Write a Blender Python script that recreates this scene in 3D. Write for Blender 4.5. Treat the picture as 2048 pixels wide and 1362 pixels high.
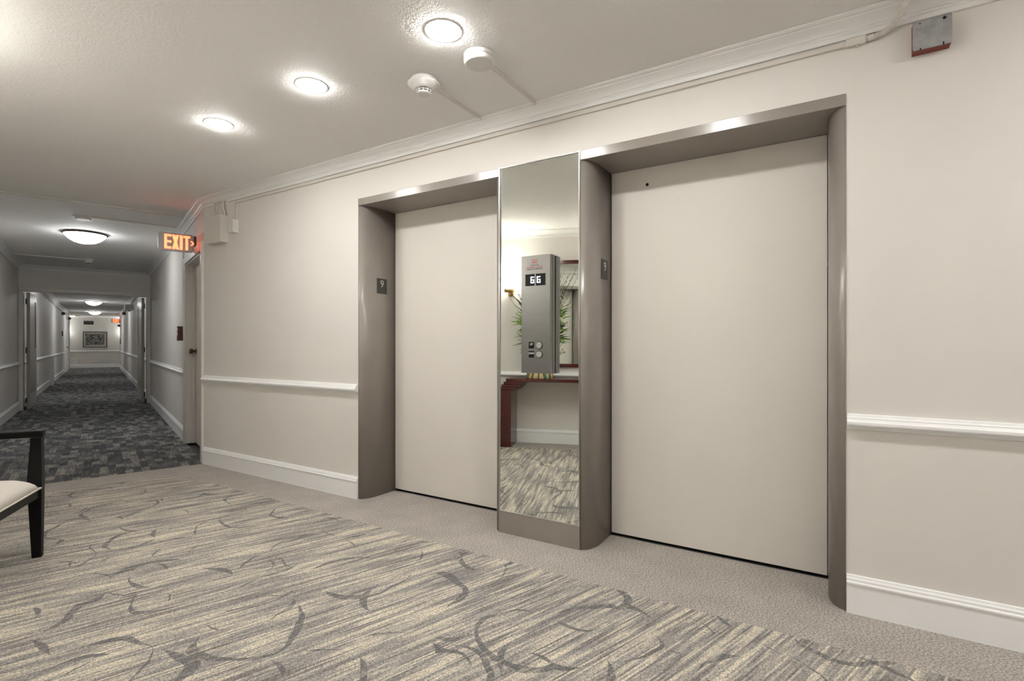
import bpy, bmesh, math, random
from mathutils import Vector, Matrix

for o in list(bpy.data.objects):
    bpy.data.objects.remove(o)
scene = bpy.context.scene
COL = scene.collection
random.seed(7)

# ------------------------------------------------------------------ camera, world, exposure
CAM_Y, CAM_H = -2.565, 1.12
cam_data = bpy.data.cameras.new('camera')
cam = bpy.data.objects.new('camera', cam_data)
COL.objects.link(cam)
cam.location = (0, CAM_Y, CAM_H)
cam.rotation_euler = (math.radians(90), 0, math.radians(90 - 58.354))
cam_data.sensor_width = 36
cam_data.lens = 1020 / 2048 * 36
cam_data.shift_y = 8 / 2048
cam_data.clip_start = 0.02
scene.camera = cam

world = bpy.data.worlds.new('world')
scene.world = world
world.use_nodes = True
world.node_tree.nodes['Background'].inputs[0].default_value = (0.02, 0.02, 0.02, 1)

vs = scene.view_settings
vs.view_transform = 'Standard'
vs.look = 'None'
vs.gamma = 1
vs.use_curve_mapping = False
vs.exposure = 0.60
scene.cycles.use_light_tree = False
scene.cycles.max_bounces = 8

# light strengths (the lamps themselves are built further down, all emit from their own glass)
L_DOWN = 128.0        # lobby downlight lens
L_DOME = 21.5         # corridor dome bowl
L_SCONCE = 27.0       # lobby wall sconce shade
L_BULB = 1100.0       # bulb inside each lobby sconce, shining out of the open top
L_ENDSCONCE = 36.0   # sconces round the corner at the corridor's end
L_EXIT = 3.0

# ------------------------------------------------------------------ layout
CEIL = 2.477
AL = math.radians(19.353)                       # the corridor turns away from the lift wall by this angle
EX, EY = -math.cos(AL), math.sin(AL)            # along the corridor
CR = math.atan2(EY, EX)                         # local x = along corridor (s), local y = across to the left (t)
CX, CY = -4.98, 0.0
CW = 1.83                                       # corridor width
HS = 6.4                                        # double-door wall
SE = 25.0                                       # corridor side walls end
SEND = 26.6                                     # end wall
RX = 3.2                                        # lobby's far right wall


def W(s, t, z=0.0):
    return (CX + s * EX - t * EY, CY + s * EY + t * EX, z)


# ------------------------------------------------------------------ material helpers
def newmat(name):
    m = bpy.data.materials.new(name)
    m.use_nodes = True
    nt = m.node_tree
    return m, nt, nt.nodes['Principled BSDF']


def node(nt, typ, **kw):
    n = nt.nodes.new(typ)
    for k, v in kw.items():
        setattr(n, k, v)
    return n


def mapping(nt, scale=(1, 1, 1), rot=(0, 0, 0), src='Object'):
    tc = node(nt, 'ShaderNodeTexCoord')
    mp = node(nt, 'ShaderNodeMapping')
    mp.inputs['Scale'].default_value = scale
    mp.inputs['Rotation'].default_value = rot
    nt.links.new(tc.outputs[src], mp.inputs['Vector'])
    return mp.outputs['Vector']


def noise(nt, vec, scale, detail=2, rough=0.5):
    n = node(nt, 'ShaderNodeTexNoise')
    n.inputs['Scale'].default_value = scale
    n.inputs['Detail'].default_value = detail
    n.inputs['Roughness'].default_value = rough
    if vec is not None:
        nt.links.new(vec, n.inputs['Vector'])
    return n.outputs['Fac']


def ramp(nt, fac, stops, interp='LINEAR'):
    r = node(nt, 'ShaderNodeValToRGB')
    r.color_ramp.interpolation = interp
    els = r.color_ramp.elements
    while len(els) < len(stops):
        els.new(0.5)
    for el, (p, c) in zip(els, stops):
        el.position = p
        el.color = (c[0], c[1], c[2], 1) if not isinstance(c, (int, float)) else (c, c, c, 1)
    nt.links.new(fac, r.inputs['Fac'])
    return r.outputs['Color']


def mix(nt, fac, a, b, mode='MIX'):
    m = node(nt, 'ShaderNodeMix', data_type='RGBA', blend_type=mode)
    for sock, v in ((m.inputs['Factor'], fac), (m.inputs['A'], a), (m.inputs['B'], b)):
        if hasattr(v, 'is_linked'):
            nt.links.new(v, sock)
        elif isinstance(v, (int, float)):
            sock.default_value = v
        else:
            sock.default_value = (v[0], v[1], v[2], 1)
    return m.outputs['Result']


def math_n(nt, op, a, b=None):
    m = node(nt, 'ShaderNodeMath', operation=op)
    for i, v in enumerate((a, b)):
        if v is None:
            continue
        if hasattr(v, 'is_linked'):
            nt.links.new(v, m.inputs[i])
        else:
            m.inputs[i].default_value = v
    return m.outputs[0]


def bump(nt, bsdf, height, strength, dist):
    b = node(nt, 'ShaderNodeBump')
    b.inputs['Strength'].default_value = strength
    b.inputs['Distance'].default_value = dist
    nt.links.new(height, b.inputs['Height'])
    nt.links.new(b.outputs['Normal'], bsdf.inputs['Normal'])


def paint(name, col, rough=0.5, var=0.04, bscale=0, bstr=0.1, bdist=0.001, vscale=3.0, spec=0.5, metal=0.0):
    """plain paint with slight cloudy wear and an optional fine relief"""
    m, nt, b = newmat(name)
    vec = mapping(nt)
    f = noise(nt, vec, vscale, 4, 0.6)
    lo = [c * (1 - var) for c in col]
    hi = [min(1, c * (1 + var)) for c in col]
    c = ramp(nt, f, [(0.3, lo), (0.7, hi)])
    nt.links.new(c, b.inputs['Base Color'])
    b.inputs['Roughness'].default_value = rough
    b.inputs['Specular IOR Level'].default_value = spec
    b.inputs['Metallic'].default_value = metal
    if bscale:
        bump(nt, b, noise(nt, vec, bscale, 3, 0.6), bstr, bdist)
    return m


def glow(name, col, strength):
    m, nt, b = newmat(name)
    vec = mapping(nt)
    f = noise(nt, vec, 8.0, 1)
    c = ramp(nt, f, [(0.0, [x * 0.97 for x in col]), (1.0, col)])
    nt.links.new(c, b.inputs['Emission Color'])
    b.inputs['Emission Strength'].default_value = strength
    b.inputs['Base Color'].default_value = (0.8, 0.8, 0.78, 1)
    b.inputs['Roughness'].default_value = 0.4
    return m


M = {}
M['wall'] = paint('wall_paint', (0.745, 0.714, 0.672), 0.6, 0.025, 260, 0.12, 0.0006, 1.6, 0.3)
M['ceiling'] = None
M['trim'] = paint('trim_paint', (0.90, 0.90, 0.895), 0.35, 0.015)
M['crown'] = paint('crown_paint', (0.81, 0.80, 0.78), 0.4, 0.015)
M['frame_paint'] = paint('frame_paint', (0.66, 0.63, 0.58), 0.35, 0.03, 40, 0.1, 0.0008, 5)
M['taupe'] = paint('taupe_enamel', (0.275, 0.245, 0.218), 0.24, 0.05, 90, 0.06, 0.0006, 4)
M['lift_door'] = paint('lift_door_paint', (0.74, 0.70, 0.642), 0.5, 0.02, 200, 0.08, 0.0004, 2)
M['lift_gap'] = paint('dark_gap', (0.01, 0.01, 0.011), 0.8)
M['alu'] = paint('aluminium', (0.62, 0.62, 0.62), 0.35, 0.05, metal=1.0)
M['steel_edge'] = paint('steel_edge', (0.55, 0.55, 0.55), 0.28, 0.04, metal=1.0)
M['galv'] = paint('galvanised_steel', (0.40, 0.405, 0.41), 0.5, 0.2, vscale=22, metal=0.85)
M['red_paint'] = paint('red_box_paint', (0.20, 0.022, 0.018), 0.45, 0.08)
M['alarm_red'] = paint('alarm_red', (0.085, 0.022, 0.018), 0.5, 0.08)
M['white_plastic'] = paint('white_plastic', (0.72, 0.71, 0.68), 0.4, 0.02)
M['beige_metal'] = paint('beige_metal', (0.68, 0.645, 0.585), 0.45, 0.03)
M['black'] = paint('black_plastic', (0.008, 0.008, 0.009), 0.45, 0.1, spec=0.15)
M['dark_grey'] = paint('dark_grey_metal', (0.045, 0.042, 0.038), 0.5, 0.08)
M['plate_dark'] = paint('number_plate_dark', (0.035, 0.033, 0.029), 0.4, 0.06)
M['pale_print'] = paint('pale_print', (0.55, 0.52, 0.45), 0.5, 0.03)
M['white_print'] = paint('white_print', (0.75, 0.75, 0.75), 0.5, 0.03)
M['red_print'] = paint('red_print', (0.35, 0.03, 0.03), 0.5, 0.05)
M['black_print'] = paint('black_print', (0.03, 0.02, 0.02), 0.5, 0.05)
M['brass'] = paint('brass', (0.52, 0.36, 0.12), 0.22, 0.06, metal=1.0)
M['bronze'] = paint('bronze', (0.10, 0.065, 0.035), 0.35, 0.1, metal=0.8)
M['fabric'] = paint('cream_fabric', (0.66, 0.62, 0.56), 0.75, 0.03, 900, 0.15, 0.0004, 6, 0.2)
M['ebony'] = paint('ebonised_wood', (0.0035, 0.0032, 0.003), 0.42, 0.15, 60, 0.05, 0.0004, 9, 0.25)
M['leaf'] = paint('leaf_green', (0.16, 0.30, 0.035), 0.5, 0.35, vscale=30)
M['leaf_dark'] = paint('leaf_dark_green', (0.045, 0.085, 0.02), 0.5, 0.35, vscale=30)
M['twig'] = paint('twig_brown', (0.055, 0.04, 0.028), 0.7, 0.2, vscale=30)
M['petal'] = paint('petal_white', (0.72, 0.70, 0.58), 0.6, 0.06)
M['pic_mat'] = paint('picture_mount', (0.55, 0.53, 0.47), 0.7, 0.02)
M['pic_frame'] = paint('picture_frame_dark', (0.06, 0.045, 0.03), 0.35, 0.15)
M['grille_dark'] = paint('grille_dark', (0.06, 0.058, 0.05), 0.6, 0.1)
M['downlight'] = glow('downlight_lens', (1.0, 0.98, 0.95), L_DOWN)
M['dome'] = glow('dome_glass', (0.97, 0.985, 1.0), L_DOME)
M['sconce'] = glow('sconce_glass', (1.0, 0.965, 0.89), L_SCONCE)
M['bulb'] = glow('sconce_bulb', (1.0, 0.965, 0.89), L_BULB)
M['endsconce'] = glow('end_sconce_glass', (0.98, 1.0, 0.98), L_ENDSCONCE)
M['exit_letter'] = glow('exit_letter_lit', (1.0, 0.085, 0.012), L_EXIT)
M['digit'] = glow('display_digit_lit', (0.72, 0.92, 1.0), 1.5)


def ceiling_mat():
    m, nt, b = newmat('ceiling_stipple')
    vec = mapping(nt)
    c = ramp(nt, noise(nt, vec, 1.2, 3), [(0.3, (0.86, 0.85, 0.83)), (0.7, (0.88, 0.87, 0.85))])
    nt.links.new(c, b.inputs['Base Color'])
    b.inputs['Roughness'].default_value = 0.75
    b.inputs['Specular IOR Level'].default_value = 0.25
    h1 = noise(nt, vec, 85, 3, 0.65)
    r = ramp(nt, h1, [(0.42, 0.0), (0.62, 1.0)])
    bump(nt, b, r, 0.42, 0.003)
    return m


M['ceiling'] = ceiling_mat()


def mirror_mat(name, tint):
    m, nt, b = newmat(name)
    vec = mapping(nt)
    c = ramp(nt, noise(nt, vec, 2.0, 2), [(0.3, [x * 0.985 for x in tint]), (0.7, tint)])
    nt.links.new(c, b.inputs['Base Color'])
    b.inputs['Metallic'].default_value = 1.0
    b.inputs['Roughness'].default_value = 0.0
    return m


M['mirror'] = mirror_mat('silvered_mirror', (0.84, 0.86, 0.82))


def brushed():
    m, nt, b = newmat('brushed_steel')
    vec = mapping(nt, (3, 3, 260))
    f = noise(nt, vec, 3.0, 3)
    nt.links.new(ramp(nt, f, [(0.3, (0.25, 0.245, 0.243)), (0.7, (0.29, 0.284, 0.28))]), b.inputs['Base Color'])
    b.inputs['Metallic'].default_value = 0.9
    nt.links.new(ramp(nt, f, [(0.3, 0.28), (0.7, 0.36)]), b.inputs['Roughness'])
    return m


M['brushed'] = brushed()


def mahogany():
    m, nt, b = newmat('red_lacquer')
    vec = mapping(nt, (2, 14, 14))
    f = noise(nt, vec, 4.0, 4)
    nt.links.new(ramp(nt, f, [(0.3, (0.055, 0.008, 0.008)), (0.7, (0.095, 0.013, 0.012))]), b.inputs['Base Color'])
    b.inputs['Roughness'].default_value = 0.14
    b.inputs['Coat Weight'].default_value = 0.4
    return m


M['lacquer'] = mahogany()


def axis(nt, k):
    tc = node(nt, 'ShaderNodeTexCoord')
    sx = node(nt, 'ShaderNodeSeparateXYZ')
    nt.links.new(tc.outputs['Object'], sx.inputs[0])
    return sx.outputs[k]


def rows(nt, k, per_m):
    """a random number for each yarn row counted along axis k"""
    a = math_n(nt, 'MULTIPLY', axis(nt, k), per_m)
    w = node(nt, 'ShaderNodeTexWhiteNoise', noise_dimensions='1D')
    nt.links.new(math_n(nt, 'FLOOR', a), w.inputs['W'])
    return w.outputs['Value'], math_n(nt, 'FRACT', a)


def combine(nt, x, y):
    c = node(nt, 'ShaderNodeCombineXYZ')
    nt.links.new(x, c.inputs[0])
    nt.links.new(y, c.inputs[1])
    return c.outputs[0]


def carpet_field():
    """tan and grey broken stripes running across the lobby, with dark broken arcs"""
    m, nt, b = newmat('lobby_carpet')
    L = nt.links
    vec = mapping(nt, (1, 1, 1))
    row, rfrac = rows(nt, 0, 135.0)
    seg = noise(nt, combine(nt, math_n(nt, 'MULTIPLY', row, 57.3), math_n(nt, 'ADD', math_n(nt, 'MULTIPLY', axis(nt, 1), 3.4), math_n(nt, 'MULTIPLY', row, 91.7))), 1.0, 1, 0.5)
    row2, _ = rows(nt, 0, 34.0)
    seg2 = noise(nt, combine(nt, math_n(nt, 'MULTIPLY', row2, 43.1), math_n(nt, 'ADD', math_n(nt, 'MULTIPLY', axis(nt, 1), 2.6), math_n(nt, 'MULTIPLY', row2, 77.3))), 1.0, 1, 0.5)
    patch = noise(nt, mapping(nt, (3.2, 2.2, 1)), 1.0, 2, 0.5)
    v = math_n(nt, 'ADD', math_n(nt, 'MULTIPLY', seg, 0.62), math_n(nt, 'MULTIPLY', seg2, 0.35))
    v = math_n(nt, 'ADD', v, math_n(nt, 'MULTIPLY', math_n(nt, 'SUBTRACT', patch, 0.5), 0.20))
    base = ramp(nt, v, [(0.35, (0.20, 0.185, 0.175)), (0.44, (0.30, 0.282, 0.262)), (0.50, (0.37, 0.345, 0.312)),
                        (0.545, (0.52, 0.470, 0.385)), (0.64, (0.62, 0.565, 0.460))])
    # arcs: rings round scattered centres, kept only in stretches
    dn = node(nt, 'ShaderNodeTexNoise')
    dn.inputs['Scale'].default_value = 3.0
    L.new(vec, dn.inputs['Vector'])
    sub = node(nt, 'ShaderNodeVectorMath', operation='SUBTRACT')
    L.new(dn.outputs['Color'], sub.inputs[0]); sub.inputs[1].default_value = (0.5, 0.5, 0.5)
    scl = node(nt, 'ShaderNodeVectorMath', operation='SCALE')
    L.new(sub.outputs[0], scl.inputs[0]); scl.inputs['Scale'].default_value = 0.16
    add = node(nt, 'ShaderNodeVectorMath', operation='ADD')
    L.new(vec, add.inputs[0]); L.new(scl.outputs[0], add.inputs[1])
    arcs = None
    for sc, off, rad, wid, ns, thr in ((2.1, (0.3, 1.7, 0), 0.42, 0.036, 2.7, 0.50), (1.75, (5.1, 2.2, 0), 0.36, 0.030, 3.3, 0.52),
                                       (2.7, (9.4, 7.7, 0), 0.40, 0.040, 3.9, 0.55)):
        ao = node(nt, 'ShaderNodeVectorMath', operation='ADD')
        L.new(add.outputs[0], ao.inputs[0]); ao.inputs[1].default_value = off
        vo = node(nt, 'ShaderNodeTexVoronoi', voronoi_dimensions='2D')
        vo.inputs['Scale'].default_value = sc
        L.new(ao.outputs[0], vo.inputs['Vector'])
        d = math_n(nt, 'ABSOLUTE', math_n(nt, 'SUBTRACT', vo.outputs['Distance'], rad))
        gate = noise(nt, ao.outputs[0], ns, 1)
        g = math_n(nt, 'MULTIPLY', math_n(nt, 'SUBTRACT', gate, thr), 6.0)
        gm = node(nt, 'ShaderNodeClamp'); L.new(g, gm.inputs['Value'])
        w = math_n(nt, 'MULTIPLY', gm.outputs[0], wid)
        hit = math_n(nt, 'LESS_THAN', d, w)
        arcs = hit if arcs is None else math_n(nt, 'MAXIMUM', arcs, hit)
    brk = ramp(nt, noise(nt, mapping(nt, (60, 9, 1)), 1.0, 2), [(0.34, 0.35), (0.52, 0.92)])
    af = math_n(nt, 'MULTIPLY', arcs, brk)
    c = mix(nt, af, base, (0.15, 0.145, 0.145))
    sp = noise(nt, vec, 210, 2, 0.7)
    c = mix(nt, 1.0, c, ramp(nt, sp, [(0.34, 0.5), (0.66, 1.5)]), 'MULTIPLY')
    L.new(c, b.inputs['Base Color'])
    b.inputs['Roughness'].default_value = 0.95
    b.inputs['Specular IOR Level'].default_value = 0.1
    bump(nt, b, sp, 0.55, 0.003)
    return m


def carpet_border():
    m, nt, b = newmat('border_carpet')
    vec = mapping(nt)
    sp = noise(nt, mapping(nt, (1, 1.6, 1), (0, 0, 0.4)), 125, 3, 0.8)
    c = ramp(nt, sp, [(0.36, (0.13, 0.115, 0.103)), (0.5, (0.40, 0.365, 0.33)), (0.64, (0.68, 0.635, 0.58))])
    big = noise(nt, vec, 5, 2)
    c = mix(nt, 1.0, c, ramp(nt, big, [(0.3, 0.93), (0.7, 1.06)]), 'MULTIPLY')
    nt.links.new(c, b.inputs['Base Color'])
    b.inputs['Roughness'].default_value = 0.95
    b.inputs['Specular IOR Level'].default_value = 0.1
    bump(nt, b, sp, 0.6, 0.003)
    return m


def carpet_corridor():
    """slate carpet with short pale blocks of lines along the corridor and dark cross strokes"""
    m, nt, b = newmat('corridor_carpet')
    L = nt.links
    vec = mapping(nt)
    row, _ = rows(nt, 1, 150.0)
    fine = noise(nt, combine(nt, math_n(nt, 'MULTIPLY', row, 57.3), math_n(nt, 'ADD', math_n(nt, 'MULTIPLY', axis(nt, 0), 5.0), math_n(nt, 'MULTIPLY', row, 91.7))), 1.0, 1, 0.5)
    colr, _ = rows(nt, 1, 17.0)
    cell = math_n(nt, 'FLOOR', math_n(nt, 'ADD', math_n(nt, 'MULTIPLY', axis(nt, 0), 7.0), math_n(nt, 'MULTIPLY', colr, 9.7)))
    wn = node(nt, 'ShaderNodeTexWhiteNoise', noise_dimensions='2D')
    L.new(combine(nt, math_n(nt, 'MULTIPLY', colr, 371.0), cell), wn.inputs['Vector'])
    v = math_n(nt, 'ADD', math_n(nt, 'MULTIPLY', fine, 0.62), math_n(nt, 'MULTIPLY', wn.outputs['Value'], 0.40))
    base = ramp(nt, v, [(0.30, (0.07, 0.072, 0.076)), (0.46, (0.115, 0.116, 0.118)), (0.60, (0.19, 0.186, 0.178)), (0.74, (0.34, 0.32, 0.28))])
    cross = noise(nt, mapping(nt, (30, 3.5, 1), (0, 0, 0.12)), 1.0, 2)
    cf = ramp(nt, cross, [(0.60, 0.0), (0.64, 0.6)])
    c = mix(nt, cf, base, (0.055, 0.057, 0.062))
    sp = noise(nt, vec, 300, 2, 0.7)
    c = mix(nt, 1.0, c, ramp(nt, sp, [(0.3, 0.7), (0.7, 1.3)]), 'MULTIPLY')
    L.new(c, b.inputs['Base Color'])
    b.inputs['Roughness'].default_value = 0.95
    b.inputs['Specular IOR Level'].default_value = 0.12
    bump(nt, b, sp, 0.5, 0.003)
    return m


M['carpet'] = carpet_field()
M['border'] = carpet_border()
M['corridor_carpet'] = carpet_corridor()


def vase_mat():
    m, nt, b = newmat('striped_glaze')
    tc = node(nt, 'ShaderNodeTexCoord')
    sx = node(nt, 'ShaderNodeSeparateXYZ')
    nt.links.new(tc.outputs['Object'], sx.inputs[0])
    ang = math_n(nt, 'ARCTAN2', sx.outputs[1], sx.outputs[0])
    wob = noise(nt, mapping(nt, (14, 14, 5)), 1.0, 2)
    a2 = math_n(nt, 'ADD', math_n(nt, 'MULTIPLY', ang, 2.2), math_n(nt, 'MULTIPLY', wob, 1.1))
    fr = math_n(nt, 'FRACT', a2)
    c1 = ramp(nt, fr, [(0.0, (0.10, 0.075, 0.03)), (0.12, (0.56, 0.42, 0.20)), (0.62, (0.62, 0.48, 0.24)), (0.80, (0.16, 0.11, 0.04)), (0.9, (0.05, 0.09, 0.05))])
    tealf = math_n(nt, 'GREATER_THAN', noise(nt, mapping(nt, (9, 9, 1)), 1.0, 0), 0.53)
    c = mix(nt, math_n(nt, 'MULTIPLY', tealf, 0.85), c1, (0.06, 0.22, 0.16))
    nt.links.new(c, b.inputs['Base Color'])
    b.inputs['Roughness'].default_value = 0.25
    return m


M['vase'] = vase_mat()


def print_mat():
    """black and pale abstract print"""
    m, nt, b = newmat('abstract_print')
    vec = mapping(nt, (1, 1, 1))
    n1 = noise(nt, vec, 11, 3, 0.7)
    vo = node(nt, 'ShaderNodeTexVoronoi', feature='DISTANCE_TO_EDGE')
    vo.inputs['Scale'].default_value = 7
    nt.links.new(vec, vo.inputs['Vector'])
    e = ramp(nt, vo.outputs['Distance'], [(0.03, 1.0), (0.06, 0.0)])
    f = ramp(nt, n1, [(0.48, 0.0), (0.56, 0.7)])
    s = mix(nt, 1.0, e, f, 'LIGHTEN')
    c = mix(nt, s, (0.02, 0.02, 0.018), (0.30, 0.28, 0.24))
    nt.links.new(c, b.inputs['Base Color'])
    b.inputs['Roughness'].default_value = 0.3
    return m


M['print'] = print_mat()


def exit_panel_mat():
    m, nt, b = newmat('exit_panel')
    vec = mapping(nt)
    nt.links.new(ramp(nt, noise(nt, vec, 6, 2), [(0.3, (0.34, 0.32, 0.29)), (0.7, (0.38, 0.36, 0.33))]), b.inputs['Base Color'])
    b.inputs['Roughness'].default_value = 0.3
    return m


M['exit_panel'] = exit_panel_mat()

# ------------------------------------------------------------------ mesh helpers


class MB:
    def __init__(self):
        self.v, self.f, self.sm = [], [], []

    def add(self, verts, faces, smooth=False):
        o = len(self.v)
        self.v += [tuple(p) for p in verts]
        self.f += [tuple(i + o for i in fc) for fc in faces]
        self.sm += [smooth] * len(faces)
        return self

    def box(self, x0, x1, y0, y1, z0, z1):
        p = [(x, y, z) for z in (z0, z1) for y in (y0, y1) for x in (x0, x1)]
        return self.add(p, [(0, 2, 3, 1), (4, 5, 7, 6), (0, 1, 5, 4), (2, 6, 7, 3), (0, 4, 6, 2), (1, 3, 7, 5)])

    def taper(self, b0, b1, z0, z1):
        """frustum between two rectangles (x0,x1,y0,y1) at z0 and z1"""
        p = []
        for (x0, x1, y0, y1), z in ((b0, z0), (b1, z1)):
            p += [(x0, y0, z), (x1, y0, z), (x1, y1, z), (x0, y1, z)]
        return self.add(p, [(3, 2, 1, 0), (4, 5, 6, 7), (0, 1, 5, 4), (1, 2, 6, 5), (2, 3, 7, 6), (3, 0, 4, 7)])

    def prism(self, poly, z0, z1, smooth=False):
        n = len(poly)
        p = [(x, y, z0) for x, y in poly] + [(x, y, z1) for x, y in poly]
        self.add(p, [tuple(range(n - 1, -1, -1)), tuple(range(n, 2 * n))])
        self.add(p, [(i, (i + 1) % n, n + (i + 1) % n, n + i) for i in range(n)], smooth)
        return self

    def plate(self, poly_xz, y0, y1):
        """polygon in x-z extruded along y"""
        n = len(poly_xz)
        p = [(x, y0, z) for x, z in poly_xz] + [(x, y1, z) for x, z in poly_xz]
        self.add(p, [tuple(range(n)), tuple(range(2 * n - 1, n - 1, -1))])
        self.add(p, [(i, n + i, n + (i + 1) % n, (i + 1) % n) for i in range(n)])
        return self

    def lathe(self, prof, n=24, cx=0, cy=0, caps=True):
        """profile of (r, z) turned about z"""
        p, f = [], []
        for r, z in prof:
            for i in range(n):
                a = 2 * math.pi * i / n
                p.append((cx + r * math.cos(a), cy + r * math.sin(a), z))
        for k in range(len(prof) - 1):
            for i in range(n):
                j = (i + 1) % n
                f.append((k * n + i, k * n + j, (k + 1) * n + j, (k + 1) * n + i))
        self.add(p, f, True)
        if caps:
            m = len(prof) - 1
            self.add(p, [tuple(range(n - 1, -1, -1)), tuple(range(m * n, m * n + n))])
        return self

    def tube(self, path, r, n=8, radii=None, caps=True):
        pts = [Vector(p) for p in path]
        p, f = [], []
        up = Vector((0.13, 0.21, 0.97)).normalized()
        for k, q in enumerate(pts):
            d = (pts[min(k + 1, len(pts) - 1)] - pts[max(k - 1, 0)]).normalized()
            a = d.cross(up)
            if a.length < 0.05:
                a = d.cross(Vector((1, 0, 0)))
            a.normalize()
            bb = a.cross(d).normalized()
            rr = radii[k] if radii else r
            for i in range(n):
                t = 2 * math.pi * i / n
                p.append(tuple(q + (a * math.cos(t) + bb * math.sin(t)) * rr))
        m = len(pts)
        for k in range(m - 1):
            for i in range(n):
                j = (i + 1) % n
                f.append((k * n + i, k * n + j, (k + 1) * n + j, (k + 1) * n + i))
        self.add(p, f, True)
        if caps:
            self.add(p, [tuple(range(n - 1, -1, -1)), tuple(range((m - 1) * n, m * n))])
        return self

    def mesh(self, name, mat):
        me = bpy.data.meshes.new(name)
        me.from_pydata(self.v, [], self.f)
        me.update()
        bm = bmesh.new()
        bm.from_mesh(me)
        for fc, s in zip(bm.faces, self.sm):
            fc.smooth = s
        bmesh.ops.remove_doubles(bm, verts=bm.verts, dist=1e-6)
        bmesh.ops.recalc_face_normals(bm, faces=bm.faces)
        bm.to_mesh(me)
        bm.free()
        me.materials.append(M[mat] if isinstance(mat, str) else mat)
        return me

    def build(self, name, mat, parent=None, loc=(0, 0, 0), rz=0.0, bev=0, rot=None):
        o = bpy.data.objects.new(name, self.mesh(name, mat))
        COL.objects.link(o)
        o.parent = parent
        o.location = loc
        o.rotation_euler = rot if rot else (0, 0, rz)
        if bev:
            md = o.modifiers.new('bevel', 'BEVEL')
            md.width = bev
            md.segments = 2
            md.limit_method = 'ANGLE'
            md.angle_limit = math.radians(40)
        return o


def tag(o, label, cat, group=None, kind=None):
    o['label'] = label
    o['category'] = cat
    if group:
        o['group'] = group
    if kind:
        o['kind'] = kind
    return o


def thing(name, label, cat, loc=(0, 0, 0), rz=0.0, group=None, kind=None):
    o = bpy.data.objects.new(name, None)
    o.empty_display_size = 0.1
    COL.objects.link(o)
    o.location = loc
    o.rotation_euler = (0, 0, rz)
    return tag(o, label, cat, group, kind)


def copy_tree(o, parent=None):
    c = o.copy()
    COL.objects.link(c)
    c.parent = parent
    for ch in list(o.children):
        copy_tree(ch, c)
    return c


def text_obj(name, body, size, mat, parent, loc, rot, align='CENTER', bold=0.0, ext=0.0006, sx=1.0):
    cu = bpy.data.curves.new(name, 'FONT')
    cu.body = body
    cu.size = size
    cu.align_x = align
    cu.align_y = 'CENTER'
    cu.offset = bold
    cu.extrude = ext
    cu.resolution_u = 3
    tmp = bpy.data.objects.new('tmp', cu)
    COL.objects.link(tmp)
    dg = bpy.context.evaluated_depsgraph_get()
    me = bpy.data.meshes.new_from_object(tmp.evaluated_get(dg))
    bpy.data.objects.remove(tmp)
    me.materials.clear()
    me.materials.append(M[mat])
    o = bpy.data.objects.new(name, me)
    COL.objects.link(o)
    o.parent = parent
    o.location = loc
    o.rotation_euler = rot
    o.scale = (sx, 1, 1)
    return o


def run(p0, p1, out, prof, k0=0.0, k1=0.0):
    """straight moulding from p0 to p1; prof is [(out, z)]; k extends each end by k*out (mitre)"""
    d = Vector((p1[0] - p0[0], p1[1] - p0[1], 0))
    L = d.length
    d.normalize()
    o = Vector((out[0], out[1], 0)).normalized()
    n = len(prof)
    pts = []
    for base, k, sg in ((Vector((p0[0], p0[1], 0)), k0, -1), (Vector((p1[0], p1[1], 0)), k1, 1)):
        for q, z in prof:
            pts.append(tuple(base + d * (sg * k * q) + o * q + Vector((0, 0, z))))
    f = [tuple(range(n)), tuple(range(2 * n - 1, n - 1, -1))]
    f += [(i, n + i, n + (i + 1) % n, (i + 1) % n) for i in range(n)]
    return MB().add(pts, f)


# ------------------------------------------------------------------ setting: floor and ceiling
LB = W(-9.31, CW)                                # lobby's rear right corner


def st(p):
    qx, qy = p[0] - CX, p[1] - CY
    return (qx * EX + qy * EY, -qx * EY + qy * EX)


base_poly = [st((RX + 0.1, 0.5)), st((-5.2, 0.5)), (0.0, -0.5), (SEND + 0.2, -2.2), (SEND + 0.2, 4.0), (-9.6, 2.1)]
floor = MB().prism(base_poly[::-1], -0.12, -0.02).build('floor', 'dark_grey', None, (CX, CY, 0), CR)
tag(floor, 'carpeted floor of the lift lobby and corridor', 'floor', kind='structure')
# the border reaches into the two door recesses; the walls stand on it
MB().prism([st((RX, 0.0)), (0.0, 0.0), (0.0, CW), st(LB)], -0.02, 0.0).build('carpet_border', 'border', floor)
for xa, xb in ((-2.90, -1.66), (-1.15, 0.08)):
    MB().prism([st((xb, 0)), st((xb, 0.29)), st((xa, 0.29)), st((xa, 0))], -0.02, 0.0).build('recess_carpet', 'border', floor)
BW = 0.335
fy = -BW


def cross_s_y(s, y):
    # point with given s and world y
    t = (y - CY - s * EY) / EX
    return (s, t)


p_a = cross_s_y(-BW, fy)
p_b = (-BW, CW - BW)
# right end of field: x = RX-BW
def cross_t_x(t, x):
    s = (x - CX + t * EY) / EX
    return (s, t)


p_c = cross_t_x(CW - BW, RX - BW)
p_d = st((RX - BW, fy))
MB().prism([p_a, p_b, p_c, p_d], 0.0, 0.0025).build('lobby_carpet', 'carpet', floor)
MB().prism([(0, 0.0), (SEND, 0.0), (SEND, CW), (0, CW)][::-1], -0.02, 0.001).build('corridor_carpet', 'corridor_carpet', floor)
for ta, tb in ((-2.0, 0.0), (CW, 3.8)):
    MB().box(SE, SEND, ta, tb, -0.02, 0.001).build('corridor_carpet', 'corridor_carpet', floor)

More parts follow.
